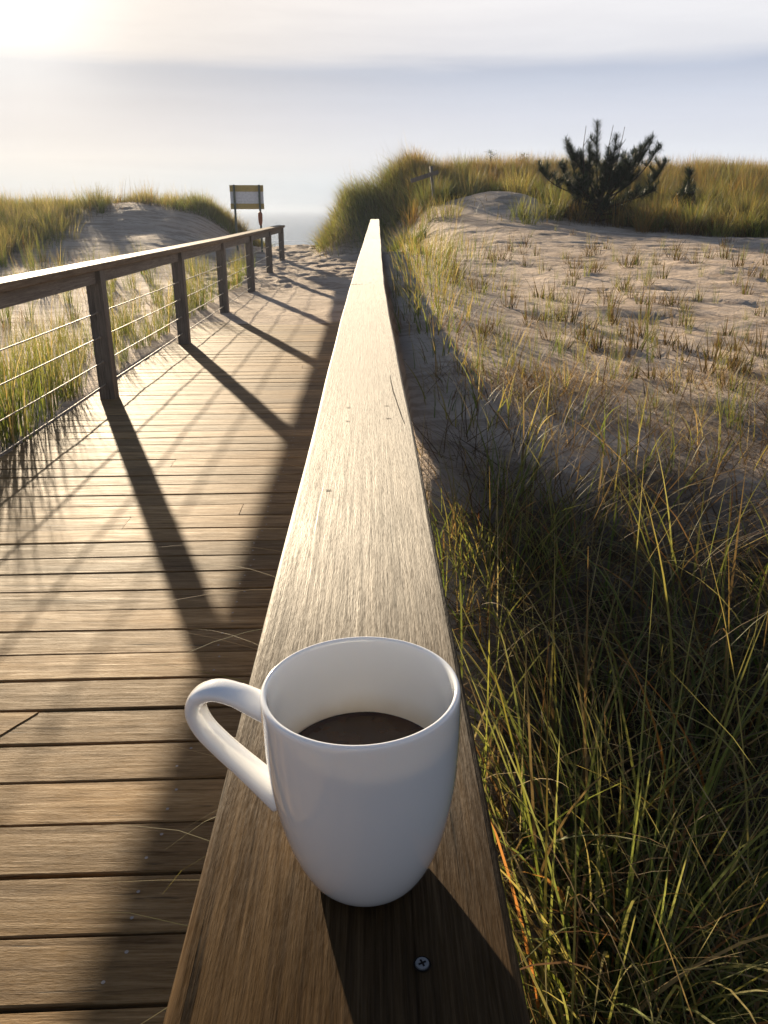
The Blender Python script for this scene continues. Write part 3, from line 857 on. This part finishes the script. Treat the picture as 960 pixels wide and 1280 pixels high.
P2 = [tuft_proto(k, int(rng.integers(12, 24)), .095, [(BROWN, 3), (GREEN, .4)], True, .15, (.003, .006), .03) for k in range(5)]
U2 = [False] * 5
P3 = [tuft_proto(k, int(rng.integers(22, 40)), .34, [(GREEN, 1.8), (OLIVE, 1.3), (STRAW, .25)], False, .3, (.0035, .0065), .06) for k in range(6)]
U3 = [False] * 6
cnt = 0
while cnt < 165:
    y = 1 / rng.uniform(1 / 11.5, 1 / 1.9); x = rng.uniform(.28, .28 + y * .56)
    if litter(x, y) > .6: continue
    if gauss(x, y, 2.3, 14.4, 1.0, 1.2) > .5: continue
    place(P1, U1, x, y, 'small sparse green grass tuft alone on the open sand slope right of the handrail', 'grass tuft', 'green tufts on the sand slope', rng.uniform(.28, .75) * min(1.3, .65 + y * .08)); cnt += 1
cnt = 0
while cnt < 210:
    y = 1 / rng.uniform(1 / 11., 1 / 2.3); x = rng.uniform(.35, .35 + y * .54)
    if litter(x, y) > .6: continue
    place(P2, U2, x, y, 'short brown dead grass stub in the open sand slope right of the handrail', 'grass stub', 'dead stubs on the sand slope', rng.uniform(.5, 1.15) * min(1.7, .7 + y * .12)); cnt += 1
# tufts beside the wire railing; the nearest ones throw their shadows across the deck
for (x, y) in [(-1.86, 3.55), (-1.95, 3.72), (-1.83, 3.86), (-2.05, 3.95), (-1.90, 4.12), (-1.84, 4.42), (-1.98, 4.30), (-1.88, 4.68), (-2.2, 4.3), (-2.35, 4.6), (-1.82, 3.2), (-1.9, 3.0), (-2.1, 3.35), (-1.84, 2.7), (-1.95, 2.4), (-1.83, 3.4), (-1.9, 3.62), (-1.82, 4.0), (-1.9, 3.15), (-2.05, 3.6), (-2.15, 3.8), (-1.84, 4.2), (-1.83, 2.9)]:
    place(P3, U3, x, y, 'tall green grass tuft at the deck edge under the nearest wire railing', 'grass tuft', 'tufts along the deck edge', rng.uniform(1.0, 1.45))
cnt = 0
while cnt < 150:
    y = 4.8 + 9.0 * rng.random() ** 1.1; x = -1.86 - (1.0 + y * .42) * rng.random() ** 1.8
    place(P3, U3, x, y, 'green grass tuft growing in the sand beyond the wire railing', 'grass tuft', 'tufts beyond the wire railing', rng.uniform(.65, 1.25)); cnt += 1

# ------------------------------------------------------------------ pines
M_needle = mat_grass('pine_needles', .12, .5)
M_bark = mat_simple('pine_bark', (.045, .032, .022), .85, .2)
PX = .0128
def pine(name, bx, by, tips, nsh, label, base_r=.035, bare=(), size=1.0):
    bz = float(height(bx, by)) - .03
    root = empty(name, (bx, by, bz))
    tag(root, label, 'pine'); root.scale = (size,) * 3
    bm = bmesh.new(); nroot = []; ndir = []; nl = []
    H = max(t[1] for t in tips)
    fork = Vector((0, 0, H * .18))
    add_tube(bm, [(0, 0, -.1), (.01, 0, H * .1), fork, (-.02, .02, H * .32)], [base_r * 1.3, base_r, base_r * .8, base_r * .6], 8)
    def shoot(p0, p1, leafy, ln, dens):
        p0 = Vector(p0); p1 = Vector(p1)
        ctrl = p0.lerp(p1, .55); ctrl.z -= .16 * (p1 - p0).length; 
        pts = []
        for i in range(9):
            t = i / 8; pts.append((1 - t) ** 2 * p0 + 2 * t * (1 - t) * ctrl + t * t * p1)
        add_tube(bm, pts, list(np.linspace(base_r * .36, .006, 9)), 6)
        if leafy <= 0: return
        L = (p1 - p0).length
        m = int(dens * L * leafy)
        for _ in range(m):
            t = 1 - leafy * rng.random()
            f = t * 8; i = min(int(f), 7); p = pts[i].lerp(pts[i + 1], f - i); d = (pts[i + 1] - pts[i]).normalized()
            rnd = Vector(rng.normal(0, 1, 3)); s = (rnd - rnd.dot(d) * d).normalized()
            nroot.append(p); ndir.append((d * rng.uniform(.3, .9) + s * 1.0).normalized()); nl.append(ln * rng.uniform(.7, 1.15))
    def limb(p0, tip, r0):
        p0 = Vector([float(c) for c in p0]); tip = Vector([float(c) for c in tip])
        kx = rng.uniform(.45, .95); kz = rng.uniform(.15, .5)
        ctrl = Vector((p0.x + (tip.x - p0.x) * kx, p0.y + (tip.y - p0.y) * kx, p0.z + (tip.z - p0.z) * kz))
        pts = [(1 - t) ** 2 * p0 + 2 * t * (1 - t) * ctrl + t * t * tip for t in [k_ / 10 for k_ in range(11)]]
        add_tube(bm, pts, list(np.linspace(r0, .007, 11)), 6)
        L = (tip - p0).length
        def brush(a, b, dens, ln):
            d = (b - a); l = d.length; d = d.normalized()
            for _ in range(int(dens * l)):
                t = rng.random(); rnd = Vector(rng.normal(0, 1, 3)); q = (rnd - rnd.dot(d) * d).normalized()
                nroot.append(a.lerp(b, t)); ndir.append((d * rng.uniform(.2, 1.1) + q * 1.1).normalized()); nl.append(ln * rng.uniform(.7, 1.2))
        for k in range(7 if rng.random() < .6 else 5, 10): brush(pts[k], pts[k + 1], 1500, .12)
        for _ in range(int(3 + L * 5)):
            t = rng.uniform(.3, .92) * 10; k = min(int(t), 9); p = pts[k].lerp(pts[k + 1], t - k)
            out = Vector((rng.normal(0, .8), rng.normal(0, .8), 1.0)).normalized()
            q = p + out * rng.uniform(.10, .24) * min(1, H)
            add_tube(bm, [p, q], [.008, .004], 5)
            brush(p, q, 1500, .11)
    for (tx, tz) in tips:
        dy = rng.uniform(-.4, .4)
        limb((0, 0, H * rng.uniform(.08, .26)), (tx, dy, tz), base_r * .45)
    rm = max(abs(t[0]) for t in tips)
    for _ in range(nsh):
        a = rng.uniform(0, 6.28); r = rng.uniform(.25, .95) * rm
        limb((0, 0, H * rng.uniform(.0, .3)), (r * math.cos(a), .6 * r * math.sin(a), H * rng.uniform(.08, .60)), base_r * .35)
    for (tx, tz, sx) in bare:
        mid = Vector((tx + rng.normal(0, .03), -.12, tz * .8))
        add_tube(bm, [(sx, -.1, H * .3), (sx * .5 + tx * .5, -.12, H * .5), mid, (tx, -.15, tz)], [.011, .009, .006, .004], 5)
        add_tube(bm, [mid, mid + Vector((.08, 0, .12))], [.005, .003], 4)
    bm_obj('trunk', bm, M_bark, root, True)
    nroot = np.array(nroot); D = np.array(ndir); nl = np.array(nl)
    th = np.arccos(np.clip(D[:, 2], -1, 1)); az = np.arctan2(D[:, 1], D[:, 0])
    n = len(nl)
    c = np.array([(.018, .034, .014)]) * rng.uniform(.6, 1.7, (n, 1))
    blades('crown', nroot, nl, az, th, rng.normal(-.15, .1, n), np.full(n, .0045), c, 2, c, M_needle, root, 2.5)
    return root
def w(px, py, b=(752, 292)): return ((px - b[0]) * PX, (b[1] - py) * PX)
pine('pine_shrub', 3.62, 13.5, [w(702, 188), w(712, 200), w(743, 167), w(759, 186), w(733, 192), w(722, 208), w(791, 202), w(810, 189), w(820, 190), w(830, 193), w(843, 213), w(752, 200), w(782, 214), w(706, 240), w(775, 225), w(712, 262), w(820, 250), w(700, 215), w(760, 215)], 13,
     'large dark spreading pine shrub with upright shoots on the dune slope', .04, [(*w(724, 173), -.3), (*w(759, 172), .0), (*w(774, 174), .1)], size=.92)
pine('pine_shrub', 5.35, 14.6, [w(862, 206, (858, 252)), w(851, 224, (858, 252)), w(872, 222, (858, 252)), w(845, 236, (858, 252)), w(872, 236, (858, 252)), w(858, 226, (858, 252))], 5,
     'small dark young pine right of the spreading pine shrub', .02, size=1.3)

# ------------------------------------------------------------------ sign, signpost, skyline plants
M_metal = mat_simple('dull_green_steel', (.09, .11, .09), .5, .5, Metallic=.3)
M_ochre = mat_simple('ochre_board_back', (.50, .38, .13), .6, .4)
M_white = mat_simple('bluish_white_board_back', (.80, .82, .84), .5, .4)
M_orange = mat_simple('faded_orange_plastic', (.30, .09, .035), .5, .4)
sg = empty('sign', (-2.42, 17.0, float(height(-2.42, 17.0))), rad(3))
tag(sg, 'small board sign with ochre and white bands on two posts by the beach path', 'sign')
g0 = sg.location.z
zt = 1.525 - g0; zb = 1.09 - g0; hw = .325
bmx = bmesh.new(); add_box(bmx, -hw, hw, .0, .018, zb, zt, None, .003); bm_obj('panel', bmx, M_white, sg)
for a, b in ((zb - .004, zb + .10), (zt - .115, zt + .004)):
    bmx = bmesh.new(); add_box(bmx, -hw - .004, hw + .004, -.006, .024, a, b, None, .003); bm_obj('band', bmx, M_ochre, sg)
for x in (-.24, .25):
    bmx = bmesh.new(); add_box(bmx, x - .02, x + .02, -.048, -.008, -.3, zt + .01, None, .004); bm_obj('post', bmx, M_metal, sg)
bmx = bmesh.new()
for z, r in ():
    pass
prof_f = [(0, -.26), (.018, -.26), (.03, -.235), (.042, -.16), (.044, -.06), (.040, -.02), (.02, -.005), (.012, .01), (0, .01)]
rings = []
for r, z in prof_f:
    rings.append([bmx.verts.new((.25 + max(r, .001) * math.cos(k * math.pi / 8), -.095 + max(r, .001) * math.sin(k * math.pi / 8), zb - .05 + z)) for k in range(16)])
for a, b in zip(rings, rings[1:]):
    for k in range(16): bmx.faces.new((a[k], a[(k + 1) % 16], b[(k + 1) % 16], b[k]))
fl = bm_obj('float', bmx, M_orange, None, True)
fl.location = sg.location; fl.rotation_euler = sg.rotation_euler
tag(fl, 'small dark orange tapered float hanging on the right post of the board sign', 'float')

sp = empty('signpost', (1.10, 15.2, float(height(1.10, 15.2))), 0)
tag(sp, 'leaning dark wooden signpost with one slanted plank at the foot of the dune', 'signpost')
bmx = bmesh.new(); add_tube(bmx, [(.05, 0, -.3), (.03, 0, .25), (-.01, 0, .5), (-.02, 0, .66)], [.028, .028, .026, .026], 8); bm_obj('post', bmx, M_post, sp, True)
bmx = bmesh.new(); add_box(bmx, -.34, .16, -.055, -.03, -.035, .035, Matrix.Translation((-.05, 0, .52)) @ Matrix.Rotation(rad(-17), 4, 'Y'), .004)
bm_obj('arm_board', bmx, M_post, sp)

def weed(x, y, H, label):
    r = empty('dune_plant', (x, y, float(height(x, y)) - .02)); tag(r, label, 'plant')
    bm = bmesh.new(); pts = [(0, 0, 0), (.02, 0, H * .5), (0, .01, H)]
    add_tube(bm, pts, [.008, .006, .004], 5)
    for k in range(7):
        a = rng.uniform(0, 6.28); z = H * rng.uniform(.55, .95); q = .13 * H / .5
        add_tube(bm, [(0, 0, z), (q * math.cos(a), q * math.sin(a), z + .05)], [.004, .002], 4)
    bm_obj('stem', bm, M_bark, r)
    n = 70
    a = rng.uniform(0, 6.28, n); rr = .13 * rng.random(n) * H / .5
    root = np.stack([rr * np.cos(a), rr * np.sin(a), H * rng.uniform(.6, 1.02, n)], -1)
    blades('leaves', root, rng.uniform(.04, .07, n), a, rng.uniform(.3, 1.3, n), rng.uniform(0, .5, n), np.full(n, .016), pick(n, [(BROWN, 1), (GREEN, 1)]) * .6, 2, None, None, r)
weed(2.72, 19.6, .58, 'tall thin weed standing on the skyline left of the spreading pine shrub')
weed(3.55, 20.0, .45, 'low bushy weed on the skyline nearest the spreading pine shrub')

# ------------------------------------------------------------------ haze
bm = bmesh.new()
add_box(bm, -2500, 2500, -800, 5000, -10.5, 4.2)
hz = bm_obj('haze', bm, None)
N = NT('sea_air'); v = N.node('ShaderNodeVolumePrincipled')
v.inputs['Color'].default_value = (.215, .255, .335, 1); v.inputs['Density'].default_value = .0016; v.inputs['Anisotropy'].default_value = .45
N.link(v.outputs[0], N.out.inputs['Volume'])
hz.data.materials.append(N.m)
tag(hz, 'bright sea haze over the beach', kind='stuff')

# ------------------------------------------------------------------ light
az = rad(SUN_AZ); el = rad(SUN_EL)
sdir = Vector((-math.sin(az) * math.cos(el), math.cos(az) * math.cos(el), math.sin(el)))
sun = bpy.data.lights.new('sun', 'SUN'); sun.energy = 5.0; sun.angle = rad(.8); sun.color = (1.0, .82, .58)
so = bpy.data.objects.new('sun', sun); COL.objects.link(so)
so.rotation_euler = sdir.to_track_quat('Z', 'Y').to_euler()

wd = bpy.data.worlds.new('World'); scene.world = wd; wd.use_nodes = True
class WT(NT):
    def __init__(self, w_):
        self.t = w_.node_tree; self.n = self.t.nodes; self.l = self.t.links; self.n.clear()
        self.out = self.n.new('ShaderNodeOutputWorld')
W = WT(wd)
sky = W.node('ShaderNodeTexSky', sky_type='NISHITA'); sky.sun_disc = False
sky.sun_elevation = el; sky.sun_rotation = -az; sky.air_density = 1.0; sky.dust_density = 1.5
tc = W.node('ShaderNodeTexCoord'); sx = W.node('ShaderNodeSeparateXYZ'); W.link(tc.outputs['Generated'], sx.inputs[0])
mp = W.node('ShaderNodeMapping'); mp.inputs['Scale'].default_value = (1.1, 1.1, 9); W.link(tc.outputs['Generated'], mp.inputs[0])
n1 = W.noise(mp.outputs[0], 1.6, 5, .55, .3)
mp2 = W.node('ShaderNodeMapping'); mp2.inputs['Scale'].default_value = (2.5, 2.5, 26); mp2.inputs['Rotation'].default_value = (0, rad(4), 0); W.link(tc.outputs['Generated'], mp2.inputs[0])
n2 = W.noise(mp2.outputs[0], 1.5, 5, .6, .4)
zz = W.math('ADD', sx.outputs[2], W.math('ADD', W.math('MULTIPLY_ADD', n1, .03, -.015), W.math('MULTIPLY_ADD', n2, .016, -.008)))
def S(r, g, b):
    f = lambda c: ((c / 255 + .055) / 1.055) ** 2.4 if c > 10 else c / 255 / 12.92
    return (f(r), f(g), f(b))
mr = W.node('ShaderNodeMapRange'); W.link(zz, mr.inputs['Value']); mr.inputs['From Min'].default_value = 0; mr.inputs['From Max'].default_value = 1
# elevation scale: sine of the elevation, square-rooted so the low sky gets room
sq = W.math('SQRT', mr.outputs[0])
cl = W.ramp(sq, [(0, S(216, 222, 228)), (.17, S(219, 227, 234)), (.24, S(228, 231, 236)), (.305, S(216, 220, 230)), (.345, S(203, 209, 222)), (.374, S(190, 198, 214)), (.396, S(224, 225, 230)), (.46, S(237, 236, 238)), (.55, S(180, 186, 200)), (.70, S(104, 126, 156)), (1.0, S(74, 92, 126))])
back = W.node('ShaderNodeMapRange'); W.link(sx.outputs[1], back.inputs['Value']); back.inputs['From Min'].default_value = -.6; back.inputs['From Max'].default_value = .5
back.inputs['To Min'].default_value = .70; back.inputs['To Max'].default_value = 1.0
cbk = W.node('ShaderNodeCombineColor')
for i in range(3): W.link(back.outputs[0], cbk.inputs[i])
cl = W.mix(1.0, cl, cbk.outputs[0], 'MULTIPLY')
wisps = W.ramp(n2, [(.40, (.975, .975, .98)), (.64, (1.02, 1.02, 1.02))])
cl = W.mix(1.0, cl, wisps, 'MULTIPLY')
cl = W.mix(1.0, cl, (1.09, 1.09, 1.10), 'MULTIPLY')
# sunlight scattered forward through the thin cloud around the sun
vd = W.node('ShaderNodeVectorMath', operation='DOT_PRODUCT'); W.link(tc.outputs['Generated'], vd.inputs[0]); vd.inputs[1].default_value = sdir
dp = W.math('MAXIMUM', vd.outputs['Value'], 0.0)
g1 = W.math('MULTIPLY', W.math('POWER', dp, 30), .05); g2 = W.math('MULTIPLY', W.math('POWER', dp, 260), .45)
def tint(f, c):
    cc = W.node('ShaderNodeCombineColor')
    for i in range(3): W.link(W.math('MULTIPLY', f, c[i]), cc.inputs[i])
    return cc.outputs[0]
wm = W.ramp(W.math('POWER', dp, 12), [(0, (1, 1, 1)), (1, (1.0, .92, .82))])
cl = W.mix(1.0, cl, wm, 'MULTIPLY')
cl = W.mix(1.0, cl, tint(g1, (1.0, .80, .35)), 'ADD'); cl = W.mix(1.0, cl, tint(g2, (1.0, .95, .85)), 'ADD')
EXPO = 1.45
STR = .08
sc_ = W.node('ShaderNodeVectorMath', operation='SCALE'); W.link(cl, sc_.inputs[0]); sc_.inputs['Scale'].default_value = 1 / (2 ** EXPO) / STR
low = W.math('MULTIPLY', W.math('MAXIMUM', W.math('SUBTRACT', sx.outputs[2], .25), 0), .5)
mask = W.math('SUBTRACT', .995, low)
fin = W.mix(mask, sky.outputs[0], sc_.outputs[0])
bg = W.node('ShaderNodeBackground'); W.link(fin, bg.inputs[0]); bg.inputs[1].default_value = STR
W.link(bg.outputs[0], W.out.inputs['Surface'])

# ------------------------------------------------------------------ camera
cam = bpy.data.cameras.new('camera'); co = bpy.data.objects.new('camera', cam); COL.objects.link(co)
cam.sensor_fit = 'VERTICAL'; cam.sensor_height = 36; cam.lens = 36 * 1000 / 1280
cam.clip_start = .02; cam.clip_end = 20000
co.location = (0, 0, 1.077)
co.rotation_euler = (rad(90 - 20.7), 0, rad(-.96))
cam.dof.use_dof = True; cam.dof.focus_distance = .55; cam.dof.aperture_fstop = 75
scene.camera = co

scene.render.resolution_x = 768; scene.render.resolution_y = 1024
scene.render.engine = 'CYCLES'
scene.cycles.use_denoising = True
scene.cycles.max_bounces = 6; scene.cycles.diffuse_bounces = 3; scene.cycles.glossy_bounces = 3
scene.cycles.transmission_bounces = 4; scene.cycles.volume_bounces = 0
scene.cycles.caustics_reflective = False; scene.cycles.caustics_refractive = False
scene.cycles.sample_clamp_indirect = 4
vs = scene.view_settings
vs.view_transform = 'Standard'; vs.look = 'None'; vs.gamma = 1; vs.use_curve_mapping = False; vs.exposure = EXPO
